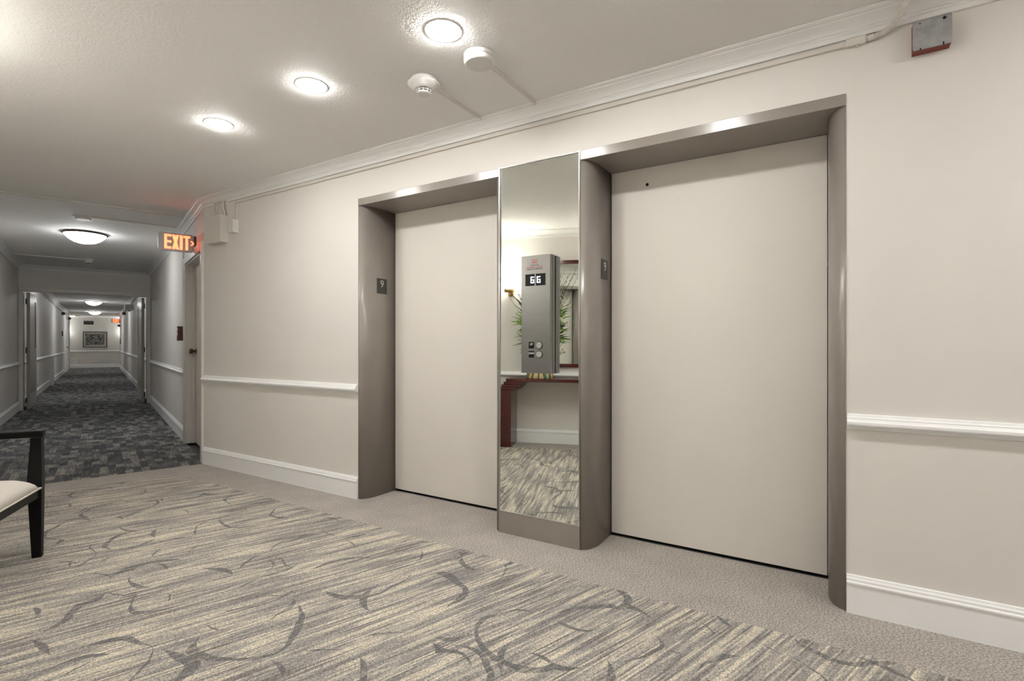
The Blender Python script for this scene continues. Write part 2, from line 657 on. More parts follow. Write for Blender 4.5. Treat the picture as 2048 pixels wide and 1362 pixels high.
ceil_poly = [st((RX + 0.1, 0.5)), st((-5.2, 0.5)), (0.0, -0.4), (SEND + 0.2, -2.2), (SEND + 0.2, 4.0), (-9.6, 2.1)]
ceiling = MB().prism(ceil_poly[::-1], CEIL, CEIL + 0.1).build('ceiling', 'ceiling', None, (CX, CY, 0), CR)
tag(ceiling, 'off-white stippled ceiling over lobby and corridor', 'ceiling', kind='structure')

# ------------------------------------------------------------------ setting: walls
L0, L1 = -2.887, -1.667          # left lift opening (wall face)
R0, R1 = -1.143, 0.070           # right lift opening
JT = 0.063                       # jamb thickness
HT, HB = 2.175, 2.125            # header top and underside
RD = 0.32                        # recess depth

wf = MB()
wf.prism([(CX, 0), (L0, 0), (L0, RD + 0.12), (CX + 0.04, RD + 0.12)], 0, CEIL)
wf.box(R1, RX, 0, RD + 0.12, 0, CEIL)
wf.box(L1, R0, 0.02, RD + 0.12, 0, HT)
wf.box(L0, R1, 0, RD + 0.12, HT, CEIL)
wall_front = wf.build('wall_front', 'wall')
tag(wall_front, 'cream painted wall holding the two lifts', 'wall', kind='structure')

DO0, DO1, DOH = 0.13, 1.27, 2.03   # side door opening in the corridor's right wall
w = MB()
w.box(0.0, DO0, -0.14, 0, 0, CEIL)
w.box(DO1, SE, -0.14, 0, 0, CEIL)
w.box(DO0, DO1, -0.14, 0, DOH, CEIL)
w.box(SE - 0.12, SE, -2.0, -0.14, 0, CEIL)
tag(w.build('wall_right', 'wall', None, (CX, CY, 0), CR), 'cream right wall of the corridor beyond the lifts', 'wall', kind='structure')
w = MB().box(-9.4, SE, CW, CW + 0.12, 0, CEIL)
w.box(SE - 0.12, SE, CW + 0.12, 3.8, 0, CEIL)
tag(w.build('wall_left', 'wall', None, (CX, CY, 0), CR), 'cream left wall running from lobby down the corridor', 'wall', kind='structure')
w = MB().box(SEND, SEND + 0.12, -2.0, 3.8, 0, CEIL)
w.box(SE, SEND, -2.12, -2.0, 0, CEIL)
w.box(SE, SEND, 3.8, 3.92, 0, CEIL)
tag(w.build('wall_end', 'wall', None, (CX, CY, 0), CR), 'cream wall closing the far end of the corridor', 'wall', kind='structure')
w = MB().box(RX, RX + 0.12, LB[1] - 0.3, 0.0, 0, CEIL)
tag(w.build('wall_lobby_side', 'wall'), 'cream side wall of the lobby', 'wall', kind='structure')
FT = 2.09                        # top of the double-door casing
w = MB().box(HS, HS + 0.14, 0, CW, FT - 0.06, CEIL)
tag(w.build('wall_header', 'wall', None, (CX, CY, 0), CR), 'wall strip above the corridor double doors', 'wall', kind='structure')

# mouldings ---------------------------------------------------------
NX, NY = -EY, EX                 # into the corridor from its right wall (+t)
crown_prof = [(0.0, CEIL), (0.0, CEIL - 0.062), (0.014, CEIL - 0.062), (0.019, CEIL - 0.056), (0.017, CEIL - 0.050), (0.022, CEIL - 0.047),
              (0.026, CEIL - 0.040), (0.034, CEIL - 0.032), (0.045, CEIL - 0.024), (0.058, CEIL - 0.017), (0.060, CEIL - 0.013), (0.068, CEIL - 0.012), (0.077, CEIL - 0.006), (0.077, CEIL)]
strip_prof = [(0.0, CEIL - 0.062), (0.0, CEIL - 0.079), (0.012, CEIL - 0.079), (0.014, CEIL - 0.066), (0.014, CEIL - 0.062)]
KM = math.tan(AL / 2)
tn = 0


def trim(mb, label, mat='trim', rz=0.0, loc=(0, 0, 0)):
    global tn
    tn += 1
    o = mb.build('trim_%d' % tn, mat, None, loc, rz)
    return tag(o, label, 'moulding', kind='structure')


c1 = trim(run((RX, 0), (CX, 0), (0, -1), crown_prof, -1, KM), 'white crown moulding above the lifts', 'crown')
run((RX, 0), (-4.57, 0), (0, -1), strip_prof, -1, 0).build('lower_strip', 'crown', c1)
run((-4.79, 0), (CX, 0), (0, -1), strip_prof, 0, KM).build('lower_strip', 'crown', c1)
c2 = trim(run(W(0, 0), W(HS, 0), (NX, NY), crown_prof, KM, -1), 'crown moulding along the corridor wall by the exit sign', 'crown')
run(W(0, 0), W(HS, 0), (NX, NY), strip_prof, KM, -1).build('lower_strip', 'crown', c2)
c3 = trim(run(W(HS, 0), W(HS, CW), (-EX, -EY), crown_prof, -1, -1), 'crown moulding above the corridor double doors', 'crown')
run(W(HS, 0), W(HS, CW), (-EX, -EY), strip_prof, -1, -1).build('lower_strip', 'crown', c3)
c4 = trim(run(W(HS, CW), W(-9.31, CW), (-NX, -NY), crown_prof, -1, 0), 'crown moulding along the left wall up to the double doors', 'crown')
run(W(HS, CW), W(-9.31, CW), (-NX, -NY), strip_prof, -1, 0).build('lower_strip', 'crown', c4)
trim(run(W(HS + 0.14, 0), W(SE, 0), (NX, NY), crown_prof), 'crown moulding on the right wall beyond the double doors', 'crown')
trim(run(W(HS + 0.14, CW), W(SE, CW), (-NX, -NY), crown_prof), 'crown moulding on the left wall beyond the double doors', 'crown')
trim(run(W(SEND, -2.0), W(SEND, 3.8), (-EX, -EY), crown_prof), 'crown moulding on the corridor end wall', 'crown')

rail_prof = [(0.0, 0.768), (0.008, 0.768), (0.011, 0.780), (0.030, 0.784), (0.034, 0.790), (0.034, 0.800), (0.028, 0.806), (0.024, 0.812), (0.024, 0.817), (0.016, 0.821), (0.014, 0.829), (0.0, 0.831)]
trim(run((RX, 0), (R1 + 0.004, 0), (0, -1), rail_prof), 'white chair rail right of the right lift')
trim(run((L0 - 0.004, 0), (CX, 0), (0, -1), rail_prof, 0, KM), 'white chair rail left of the left lift')
trim(run(W(1.405, 0), W(HS, 0), (NX, NY), rail_prof), 'white chair rail on the corridor wall past the side door')
trim(run(W(HS, CW), W(-9.31, CW), (-NX, -NY), rail_prof), 'white chair rail on the left wall behind the chair and console')
trim(run(W(HS + 0.14, 0), W(SE, 0), (NX, NY), rail_prof), 'chair rail on the right wall beyond the double doors')
trim(run(W(HS + 0.14, CW), W(20.9, CW), (-NX, -NY), rail_prof), 'chair rail on the left wall beyond the double doors')
trim(run(W(SEND, -2.0), W(SEND, 3.8), (-EX, -EY), rail_prof), 'chair rail on the corridor end wall')

base_prof = [(0.0, 0.0), (0.016, 0.0), (0.016, 0.122), (0.021, 0.125), (0.021, 0.131), (0.015, 0.136), (0.015, 0.144), (0.010, 0.150), (0.008, 0.157), (0.0, 0.159)]


def baseboard(side, mb, label):
    o = mb.build('baseboard_' + side, 'trim')
    return tag(o, label, 'baseboard', kind='structure')


baseboard('front_right', run((RX, 0), (R1 + 0.002, 0), (0, -1), base_prof), 'white baseboard right of the right lift')
baseboard('front_left', run((L0 - 0.002, 0), (CX, 0), (0, -1), base_prof, 0, KM), 'white baseboard left of the left lift')
baseboard('corridor_right', run(W(1.405, 0), W(HS, 0), (NX, NY), base_prof), 'baseboard on the corridor wall past the side door')
baseboard('left', run(W(HS, CW), W(-9.31, CW), (-NX, -NY), base_prof), 'baseboard along the left wall under the console')
baseboard('far_right', run(W(HS + 0.14, 0), W(SE, 0), (NX, NY), base_prof), 'baseboard on the right wall beyond the double doors')
baseboard('far_left', run(W(HS + 0.14, CW), W(20.9, CW), (-NX, -NY), base_prof), 'baseboard on the left wall beyond the double doors')
baseboard('end', run(W(SEND, -2.0), W(SEND, 3.8), (-EX, -EY), base_prof), 'baseboard on the corridor end wall')

# ------------------------------------------------------------------ the two lifts
def lift(name, xa, xb, label, plates, hole):
    """local origin at the left front edge of the opening, x along the wall, y into the recess"""
    wd = xb - xa
    t = thing(name, label, 'elevator', (xa, 0, 0), 0, None, 'structure')
    ay = 0.13
    arc = [(JT * math.sin(a), ay - ay * math.cos(a)) for a in [math.pi / 2 * i / 12 for i in range(13)]]
    prof = [(0.0, 0.0)] + arc[1:] + [(JT, RD), (0.0, RD)]
    prof[0] = (0.0, -0.004)
    left = MB()
    n = len(prof)
    P = [(x, y, 0.0) for x, y in prof] + [(x, y, HB) for x, y in prof]
    left.add(P, [tuple(range(n - 1, -1, -1)), tuple(range(n, 2 * n))])
    for i in range(n):
        j = (i + 1) % n
        left.add([P[i], P[j], P[n + j], P[n + i]], [(0, 1, 2, 3)], i < 13)
    left.build('jamb', 'taupe', t)
    right = MB()
    right.v = [(wd - x, y, z) for x, y, z in left.v]
    right.f = left.f
    right.sm = left.sm
    right.build('jamb', 'taupe', t)
    hd = MB().box(0, wd, -0.006, RD, HB, HT).build('header', 'taupe', t, bev=0.0015)
    MB().box(0.004, wd - 0.004, RD + 0.012, RD + 0.05, -0.018, HB).build('shaft_gap', 'lift_gap', t)
    dp = MB().box(JT + 0.003, wd - JT - 0.003, RD - 0.018, RD + 0.010, 0.015, HB - 0.001).build('door_panel', 'lift_door', t, bev=0.001)
    hx, hz = hole
    k = MB().lathe([(0.0085, 0.0), (0.0085, 0.003)], 14).build('keyhole', 'black', dp, (hx - xa, RD - 0.0185, hz), rot=(math.pi / 2, 0, 0))
    MB().lathe([(0.0105, 0.0), (0.0105, 0.0014), (0.0085, 0.002)], 14).build('keyhole_ring', 'alu', dp, (hx - xa, RD - 0.0182, hz), rot=(math.pi / 2, 0, 0))
    MB().box(JT, wd - JT, RD - 0.030, RD - 0.019, -0.004, 0.003).build('sill', 'alu', t)
    for side, y, z in plates:
        if side == 'l':
            pl = MB().box(-0.0015, 0.0015, -0.05, 0.05, -0.056, 0.056).build('number_plate', 'plate_dark', t, (JT + 0.0015, y, z), bev=0.001)
            text_obj('numeral', '9', 0.075, 'pale_print', pl, (0.0018, 0.0, 0.014), (math.pi / 2, 0, math.pi / 2), bold=-0.0004, sx=1.0)
        else:
            pl = MB().box(-0.0015, 0.0015, -0.05, 0.05, -0.056, 0.056).build('number_plate', 'plate_dark', t, (wd - JT - 0.0015, y, z), bev=0.001)
            text_obj('numeral', '9', 0.075, 'pale_print', pl, (-0.0018, 0.0, 0.014), (math.pi / 2, 0, -math.pi / 2), bold=-0.0004, sx=1.0)
    return t


lift('door_1', L0, L1, 'closed beige lift door in rounded taupe surround, left of the mirror', [('l', 0.165, 1.555), ('r', 0.205, 1.555)], (-1.875, 2.03))
lift('door_2', R0, R1, 'closed beige lift door in rounded taupe surround, right of the mirror', [('l', 0.195, 1.548), ('r', 0.205, 1.548)], (-0.865, 2.027))

# mirror panel between the lifts
t = thing('mirror_panel', 'tall frameless mirror panel with taupe base between the two lifts', 'mirror', (L1, 0, 0))
pw = R0 - L1
MB().box(0.0, pw, -0.010, 0.02, 0.0, 0.128).build('base_panel', 'taupe', t, bev=0.001)
g = MB()
g.add([(0.006, -0.008, 0.130), (pw - 0.006, -0.008, 0.130), (pw - 0.006, 0.0025, HT - 0.004), (0.006, 0.0025, HT - 0.004),
       (0.006, 0.019, 0.130), (pw - 0.006, 0.019, 0.130), (pw - 0.006, 0.019, HT - 0.004), (0.006, 0.019, HT - 0.004)],
      [(0, 1, 2, 3), (7, 6, 5, 4), (0, 4, 5, 1), (1, 5, 6, 2), (2, 6, 7, 3), (3, 7, 4, 0)])
g.build('mirror_glass', 'mirror', t)
MB().box(0.0, 0.0055, -0.010, 0.019, 0.1285, HT).build('edge_strip', 'steel_edge', t)
MB().box(pw - 0.0055, pw, -0.010, 0.019, 0.1285, HT).build('edge_strip', 'steel_edge', t)
MB().box(0.0055, pw - 0.0055, -0.011, 0.019, 0.1285, 0.1325).build('edge_strip', 'alu', t)
MB().box(0.0055, pw - 0.0055, -0.004, 0.019, HT - 0.0035, HT).build('edge_strip', 'alu', t)

# hall call station on the mirror
t = thing('call_station', 'brushed steel lift call box with display and two round buttons on the mirror', 'call panel', (-1.387, -0.0105, 0.958))
BWH, BH, BD = 0.093, 0.663, 0.052
MB().box(-BWH + 0.002, BWH - 0.002, -0.022, 0.006, 0.002, BH - 0.002).build('back_box', 'dark_grey', t)
fp = MB().box(-BWH, BWH, -BD, -0.024, 0.0, BH).build('face_plate', 'brushed', t, bev=0.003)
MB().box(-BWH, BWH, -0.0215, 0.0, 0.0, BH).build('rear_shell', 'brushed', t)
YF = -BD
disp = []
for xa, xb in ((-0.066, -0.006), (0.001, 0.063)):
    d = MB().box(xa, xb, YF - 0.0008, YF + 0.004, 0.492, 0.558).build('display', 'black', t)
    disp.append(d)


def seven(mb, x, z, w_, h_, th, segs, y0, y1):
    S = {'a': (0, w_, h_ - th, h_), 'g': (0, w_, h_ / 2 - th / 2, h_ / 2 + th / 2), 'd': (0, w_, 0, th),
         'f': (0, th, h_ / 2, h_), 'e': (0, th, 0, h_ / 2), 'b': (w_ - th, w_, h_ / 2, h_), 'c': (w_ - th, w_, 0, h_ / 2)}
    for s in segs:
        a, b_, c, d = S[s]
        mb.box(x + a, x + b_, y0, y1, z + c, z + d)
    return mb


seven(MB(), -0.031, 0.507, 0.021, 0.036, 0.0048, 'afgecd', YF - 0.0016, YF - 0.0007).build('digit', 'digit', disp[0])
seven(MB(), 0.009, 0.507, 0.022, 0.036, 0.0048, 'afgecd', YF - 0.0016, YF - 0.0007).build('digit', 'digit', disp[1])
for txt, z, size, mat in (('IN CASE OF', 0.636, 0.0085, 'red_print'), ('FIRE', 0.622, 0.0185, 'red_print'), ('DO NOT USE', 0.607, 0.0085, 'black_print'),
                          ('ELEVATOR TO LEAVE', 0.596, 0.0105, 'red_print'), ('USE EXIT STAIRWAYS', 0.585, 0.0105, 'black_print')):
    text_obj('notice_line', txt, size, mat, fp, (-0.006, YF - 0.0004, z), (math.pi / 2, 0, 0), bold=0.0002, ext=0.0003)
for txt, z in (('UP', 0.158), ('DOWN', 0.107)):
    lp = MB().box(-0.0175, 0.0175, YF - 0.0008, YF + 0.003, -0.0185, 0.0185).build('button_label', 'black', t, (-0.027, 0, z), bev=0.0006)
    text_obj('lettering', txt, 0.019 if txt == 'UP' else 0.0155, 'white_print', lp, (0, YF - 0.0012, 0.005), (math.pi / 2, 0, 0), bold=0.0002, ext=0.0003, sx=0.85 if txt == 'UP' else 0.62)
    b = MB().lathe([(0.0205, 0.0), (0.0205, 0.0015)], 28).build('button', 'black', t, (0.024, YF, z), rot=(math.pi / 2, 0, 0))
    MB().lathe([(0.0175, 0.001), (0.0175, 0.006), (0.016, 0.0075)], 28).build('button_cap', 'alu', b)

# ------------------------------------------------------------------ corridor side door
t = thing('door_3', 'cream corridor side door with bronze knob beside the left lift wall, under the exit sign', 'door', (CX, CY, 0), CR, None, 'structure')
MB().box(DO0, DO1, -0.125, -0.085, 0.006, DOH - 0.02).build('door_panel', 'frame_paint', t, bev=0.002)
for a, b_ in ((DO0, DO0 + 0.022), (DO1 - 0.022, DO1)):
    MB().box(a, b_, -0.139, 0.001, 0.0, DOH).build('jamb', 'frame_paint', t)
MB().box(DO0 + 0.022, DO1 - 0.022, -0.139, 0.001, DOH - 0.02, DOH).build('head_jamb', 'frame_paint', t)
MB().box(DO1 - 0.034, DO1 - 0.022, -0.084, -0.05, 0.0, DOH - 0.02).build('door_stop', 'frame_paint', t)
cas = [(0.0, 0.0), (0.012, 0.0), (0.020, 0.012), (0.020, 0.085), (0.014, 0.10), (0.008, 0.105), (0.0, 0.105)]
m = MB().prism([(DO1 - 0.006, 0.0), (DO1 - 0.006, 0.012), (DO1 + 0.012, 0.020), (DO1 + 0.10, 0.022), (DO1 + 0.125, 0.016), (DO1 + 0.128, 0.0)][::-1], 0.0, DOH + 0.07)
m.build('casing', 'frame_paint', t)
m = MB().prism([(DO0 + 0.006, 0.0), (DO0 + 0.006, 0.012), (DO0 - 0.012, 0.020), (0.024, 0.022), (0.018, 0.012), (0.014, 0.0)], 0.0, DOH + 0.07)
m.build('casing', 'frame_paint', t)
MB().box(DO0 + 0.0061, DO1 - 0.0061, 0.0, 0.021, DOH - 0.006, DOH + 0.07).build('casing', 'frame_paint', t)
kn = MB().lathe([(0.028, 0.0), (0.028, 0.006), (0.014, 0.010), (0.011, 0.028), (0.024, 0.034), (0.028, 0.044), (0.028, 0.062), (0.022, 0.068)], 20)
kn.build('knob', 'bronze', t, (DO1 - 0.10, -0.085, 1.045), rot=(-math.pi / 2, 0, 0))
MB().box(0.0, 0.14, -0.142, -0.138, 0.0, DOH + 0.05).build('plaster_edge', 'wall', t)

# fire alarm pull station and its raceway
t = thing('alarm_box', 'dark red fire alarm box on the corridor wall beside the side door', 'alarm', W(1.44, 0.0, 1.165), CR)
MB().box(0, 0.11, 0.0, 0.05, 0, 0.165).build('body', 'alarm_red', t, bev=0.003)
fc = MB().box(-0.002, 0.112, 0.0505, 0.064, -0.002, 0.167).build('cover', 'alarm_red', t, bev=0.003)
MB().box(0.02, 0.09, 0.0642, 0.067, 0.06, 0.10).build('pull_handle', 'white_plastic', fc)
MB().box(0.02, 0.09, 0.0642, 0.0655, 0.115, 0.15).build('notice', 'white_print', fc)
tag(MB().box(-0.008, 0.008, 0.0, 0.014, 0.0, CEIL - 0.08 - 1.331).build('raceway', 'beige_metal', None, W(1.47, 0, 1.331), CR), 'thin vertical raceway rising from the red alarm box', 'raceway')

# ------------------------------------------------------------------ exit signs
def letters(mb, x, z, h_, w_, th, ch, y0, y1):
    if ch == 'E':
        mb.box(x, x + th, y0, y1, z, z + h_)
        for zz in (0, (h_ - th) / 2, h_ - th):
            mb.box(x + th, x + w_, y0, y1, z + zz, z + zz + th)
    elif ch == 'I':
        mb.box(x, x + th * 1.1, y0, y1, z, z + h_)
    elif ch == 'T':
        mb.box(x, x + w_, y0, y1, z + h_ - th, z + h_)
        mb.box(x + w_ / 2 - th / 2, x + w_ / 2 + th / 2, y0, y1, z, z + h_ - th)
    elif ch == 'X':
        k = th * 1.15
        mb.plate([(x, z), (x + k, z), (x + w_, z + h_), (x + w_ - k, z + h_)], y0, y1)
        mb.plate([(x + w_ - k, z), (x + w_, z), (x + k, z + h_), (x, z + h_)], y0, y1)
    elif ch == '>':
        k = th * 0.55
        mb.plate([(x, z), (x + k * 1.4, z), (x + w_, z + h_ / 2), (x + w_ - k * 1.4, z + h_ / 2)], y0, y1)
        mb.plate([(x, z + h_), (x + w_ - k * 1.4, z + h_ / 2), (x + w_, z + h_ / 2), (x + k * 1.4, z + h_)], y0, y1)
    return mb


def exit_sign(s, z0, label, both=False, wd=0.300, ht=0.178):
    """sign stands out from the right wall; local x reads left to right from the lobby, y away from the lobby"""
    ox = W(s, wd + 0.02, z0)
    t = thing('exit_sign', label, 'exit sign', ox, CR - math.pi / 2)
    # local x = -t direction, local y = +s direction
    rr, poly = 0.022, []
    for cx, cz, a0 in ((wd - rr, rr, -90), (wd - rr, ht - rr, 0), (rr, ht - rr, 90), (rr, rr, 180)):
        for i in range(5):
            a = math.radians(a0 + 90 * i / 4)
            poly.append((cx + rr * math.cos(a), cz + rr * math.sin(a)))
    pn = MB().plate(poly, -0.012, 0.012).build('panel', 'exit_panel', t, bev=0.002)
    x = wd * 0.165
    for ch, w_ in (('E', 0.058), ('X', 0.058), ('I', 0.024), ('T', 0.058)):
        letters(MB(), x, ht * 0.11, ht * 0.80, w_, 0.0215, ch, -0.0145, -0.0118).build('letter', 'exit_letter', pn)
        x += w_ + 0.0065
    letters(MB(), x - 0.005, ht * 0.39, 0.045, 0.034, 0.018, '>', -0.0145, -0.0118).build('arrow', 'exit_letter', pn)
    MB().box(wd + 0.0005, wd + 0.0195, -0.02, 0.02, 0.01, ht - 0.01).build('wall_bracket', 'dark_grey', t)
    return t


exit_sign(0.52, 2.050, 'lit orange EXIT sign with arrow above the corridor side door')
exit_sign(24.6, 2.13, 'small distant lit EXIT sign at the far end of the corridor')

# ------------------------------------------------------------------ boxes and raceways on the lift wall
t = thing('junction_box', 'large cream junction box with cables near the corridor corner', 'junction box', (-4.835, 0, 2.039))
MB().box(0, 0.251, -0.060, 0.0, 0, 0.240).build('body', 'beige_metal', t)
MB().box(-0.002, 0.253, -0.066, -0.0602, -0.002, 0.242).build('cover', 'beige_metal', t, bev=0.002)
for i in range(5):
    x = 0.085 + 0.034 * i
    dx = -0.012
    pts = [(x + 0.016, -0.022, 0.238), (x + 0.008, -0.02, 0.28), (x + dx, -0.018, 0.315), (x + dx, -0.015, 0.362), (x + dx, -0.012, 0.373)]
    MB().tube(pts, 0.0105, 8).build('cable', 'beige_metal', t)
t = thing('outlet_box', 'small cream surface box hanging from the raceway, right of the junction box', 'junction box', (-4.474, 0, 2.104))
MB().box(0, 0.063, -0.054, 0.0, 0, 0.114).build('body', 'white_plastic', t, bev=0.002)
MB().box(0.024, 0.042, -0.013, 0.0, 0.1141, 0.258).build('riser', 'beige_metal', t)
t = thing('wall_raceway', 'thin cream raceway running under the crown above the lifts', 'raceway', (-4.46, 0, 2.362))
MB().box(0, 4.56, -0.014, 0.0, 0.006, 0.026).build('channel', 'beige_metal', t, bev=0.003)
MB().box(-0.002, 0.036, -0.017, 0.0, 0.001, 0.031).build('elbow', 'beige_metal', t, bev=0.002)
cp = MB().box(4.53, 4.60, -0.021, 0.0, 0.0, 0.032).build('coupling', 'beige_metal', t, bev=0.004)
MB().lathe([(0.004, 0), (0.004, 0.01)], 10).build('screw', 'beige_metal', cp, (4.57, -0.012, -0.0095))
t = thing('flexible_conduit', 'ribbed cream flexible conduit curving up over the crown', 'conduit', (0.14, 0, 2.378))
ctrl = [(0, -0.014, 0), (0.04, -0.016, 0.002), (0.075, -0.030, 0.010), (0.105, -0.060, 0.032), (0.122, -0.094, 0.068), (0.126, -0.105, 0.099)]


def catmull(P, m):
    out = []
    P = [Vector(p) for p in P]
    for i in range(len(P) - 1):
        a, b_, c, d = P[max(i - 1, 0)], P[i], P[i + 1], P[min(i + 2, len(P) - 1)]
        for k in range(m):
            u = k / m
            out.append(0.5 * ((2 * b_) + (c - a) * u + (2 * a - 5 * b_ + 4 * c - d) * u * u + (3 * b_ - a - 3 * c + d) * u ** 3))
    out.append(P[-1])
    return out


pth = catmull(ctrl, 24)
MB().tube(pth, 0.011, 10, [0.0130 if (k // 2) % 2 else 0.0100 for k in range(len(pth))]).build('conduit', 'beige_metal', t)
MB().lathe([(0.015, -0.006), (0.015, 0.0)], 14).build('collar', 'beige_metal', t, (0.126, -0.105, 0.099))

t = thing('metal_box', 'galvanised cover plate on a red box below the crown, right of the lifts', 'junction box', (0.287, 0, 2.264))
MB().box(0.002, 0.116, -0.046, 0.0, 0.001, 0.113).build('body', 'red_paint', t)
poly = []
for cx, cz, a0 in ((0.111, 0.007, -90), (0.111, 0.107, 0), (0.007, 0.107, 90), (0.007, 0.007, 180)):
    for i in range(4):
        a = math.radians(a0 + 30 * i)
        poly.append((cx + 0.007 * math.cos(a), cz + 0.007 * math.sin(a)))
pl = MB().plate(poly, -0.050, -0.0462).build('cover_plate', 'galv', t)
for x, z in ((0.024, 0.005), (0.093, 0.010)):
    MB().box(x - 0.0022, x + 0.0022, -0.0506, -0.0463, -0.0002, z).build('slot', 'black', pl)
for x, z, r in ((0.096, 0.100, 0.0055), (0.022, 0.101, 0.0024)):
    MB().lathe([(r, 0.0), (r, 0.001)], 12).build('hole', 'black', pl, (x, -0.0500, z), rot=(math.pi / 2, 0, 0))

# ------------------------------------------------------------------ ceiling lamps and detectors
def downlight(x, y, label):
    t = thing('downlight', label, 'ceiling light', (x, y, CEIL), 0, 'recessed lobby downlights')
    MB().lathe([(0.0745, -0.002), (0.080, -0.003), (0.084, 0.0), (0.0745, 0.0)], 32, caps=False).build('trim_ring', 'white_plastic', t)
    MB().lathe([(0.03, -0.015), (0.055, -0.012), (0.068, -0.007), (0.074, 0.0)], 28).build('lens', 'downlight', t)


for x, lb in ((-1.411, 'round lit downlight nearest the camera, beside the round white cover'), (-2.296, 'middle one of the three lit round downlights'),
              (-3.181, 'farthest lit round downlight, nearest the corridor'), (-0.526, 'downlight in front of the right lift'),
              (1.244, 'downlight second from the lobby side wall'), (2.129, 'downlight nearest the lobby side wall')):
    downlight(x, -0.842, lb)
downlight(1.1, -2.75, 'added rear fill lamp nearer the lifts')  # this rear pair is fill, added out of view to brighten the right side
downlight(2.0, -2.75, 'added rear fill lamp nearer the lobby side wall')


t = thing('smoke_detector', 'white slotted smoke detector on the lobby ceiling', 'smoke detector', (-1.757, -0.575, CEIL))
MB().lathe([(0.066, -0.022), (0.066, 0.0)], 32).build('base', 'white_plastic', t)
MB().lathe([(0.045, -0.052), (0.058, -0.040), (0.062, -0.036), (0.082, -0.028), (0.082, -0.0225), (0.066, -0.0222)], 36).build('housing', 'white_plastic', t)
MB().lathe([(0.034, -0.068), (0.034, -0.0521)], 28).build('chamber', 'dark_grey', t)
for i in range(10):
    a = 2 * math.pi * i / 10
    MB().box(-0.002, 0.002, 0.033, 0.039, -0.069, -0.052).build('chamber_rib', 'white_plastic', t, rz=a)
MB().lathe([(0.036, -0.061), (0.040, -0.061), (0.040, -0.058), (0.036, -0.058)], 28, caps=False).build('chamber_ring', 'white_plastic', t)
MB().lathe([(0.026, -0.076), (0.036, -0.072), (0.038, -0.068), (0.033, -0.0682)], 28).build('cap', 'white_plastic', t)
t = thing('ceiling_cover', 'plain round white cover on the lobby ceiling nearest the downlight', 'cover', (-1.386, -0.607, CEIL))
MB().lathe([(0.062, -0.044), (0.070, -0.041), (0.073, -0.034), (0.073, -0.019)], 40).build('cap', 'white_plastic', t)
MB().lathe([(0.073, -0.0185), (0.0745, -0.016), (0.074, -0.004), (0.074, 0.0)], 40).build('base', 'white_plastic', t)
for x, y0, lb in ((-1.757, -0.505, 'raceway from the slotted smoke detector to the crown'), (-1.386, -0.530, 'raceway from the round white cover to the crown')):
    t = thing('ceiling_raceway', lb, 'raceway', (x, 0, CEIL))
    MB().box(-0.0085, 0.0085, y0, -0.076, -0.013, 0.0).build('channel', 'beige_metal', t, bev=0.002)
    MB().box(-0.011, 0.011, -0.086, -0.0771, -0.024, -0.0005).build('end_fitting', 'beige_metal', t, bev=0.001)

for s, lb in ((2.56, 'lit glass dome ceiling light nearest in the corridor'), (8.85, 'dome ceiling light just beyond the double doors'),
              (15.2, 'lit dome ceiling light beyond the double doors, nearer one'), (21.6, 'lit dome ceiling light beyond the double doors, farther one')):
    t = thing('dome_light', lb, 'ceiling light', W(s, 0.90, CEIL), CR, 'corridor dome lights')
    MB().lathe([(0.10, -0.030), (0.215, -0.022), (0.222, -0.016), (0.215, -0.010), (0.12, 0.0)], 40).build('rim', 'bronze', t)
    MB().lathe([(0.006, -0.128), (0.06, -0.122), (0.11, -0.107), (0.155, -0.080), (0.185, -0.050), (0.205, -0.0235), (0.10, -0.0305)], 40).build('bowl', 'dome', t)
    MB().lathe([(0.004, -0.150), (0.010, -0.145), (0.011, -0.136), (0.007, -0.130), (0.012, -0.1285)], 14).build('finial', 'bronze', t)

t = thing('ceiling_cover', 'round white cover on the corridor ceiling before the first dome light', 'cover', W(1.53, 0.90, CEIL), CR)
MB().lathe([(0.060, -0.034), (0.068, -0.030), (0.070, -0.0165)], 32).build('cap', 'white_plastic', t)
MB().lathe([(0.086, -0.016), (0.088, -0.010), (0.086, 0.0)], 32).build('base', 'white_plastic', t)
t = thing('smoke_detector', 'small smoke detector on the corridor ceiling before the double doors', 'smoke detector', W(4.98, 0.90, CEIL), CR)
MB().lathe([(0.05, -0.022), (0.06, -0.018), (0.062, 0.0)], 28).build('base', 'white_plastic', t)
MB().lathe([(0.030, -0.062), (0.040, -0.055), (0.050, -0.028), (0.05, -0.0225)], 28).build('housing', 'white_plastic', t)
MB().lathe([(0.020, -0.066), (0.030, -0.0625)], 20).build('chamber', 'dark_grey', t)
for s, ta, tb, wd, lb in ((0.80, 0.078, 1.75, 0.016, 'long raceway across the ceiling at the corridor mouth'), (1.45, 0.078, 0.82, 0.008, 'raceway from the round corridor cover to the right wall'),
                          (5.03, 0.955, 1.752, 0.008, 'raceway from the corridor smoke detector to the left wall')):
    tag(MB().box(-wd, wd, ta, tb, -0.014, 0.0).build('ceiling_raceway', 'beige_metal', None, W(s, 0, CEIL), CR, bev=0.002), lb, 'raceway')

# ------------------------------------------------------------------ double doors in the corridor
t = thing('door_4', 'cream casing round the corridor double doors', 'door frame', (CX, CY, 0), CR, None, 'structure')
for a, b_ in ((0.002, 0.062), (CW - 0.062, CW - 0.002)):
    MB().box(HS - 0.03, HS + 0.142, a, b_, 0, FT - 0.062).build('frame_post', 'frame_paint', t, bev=0.003)
MB().box(HS - 0.03, HS + 0.142, 0.002, CW - 0.002, FT - 0.0615, FT).build('frame_head', 'frame_paint', t, bev=0.003)


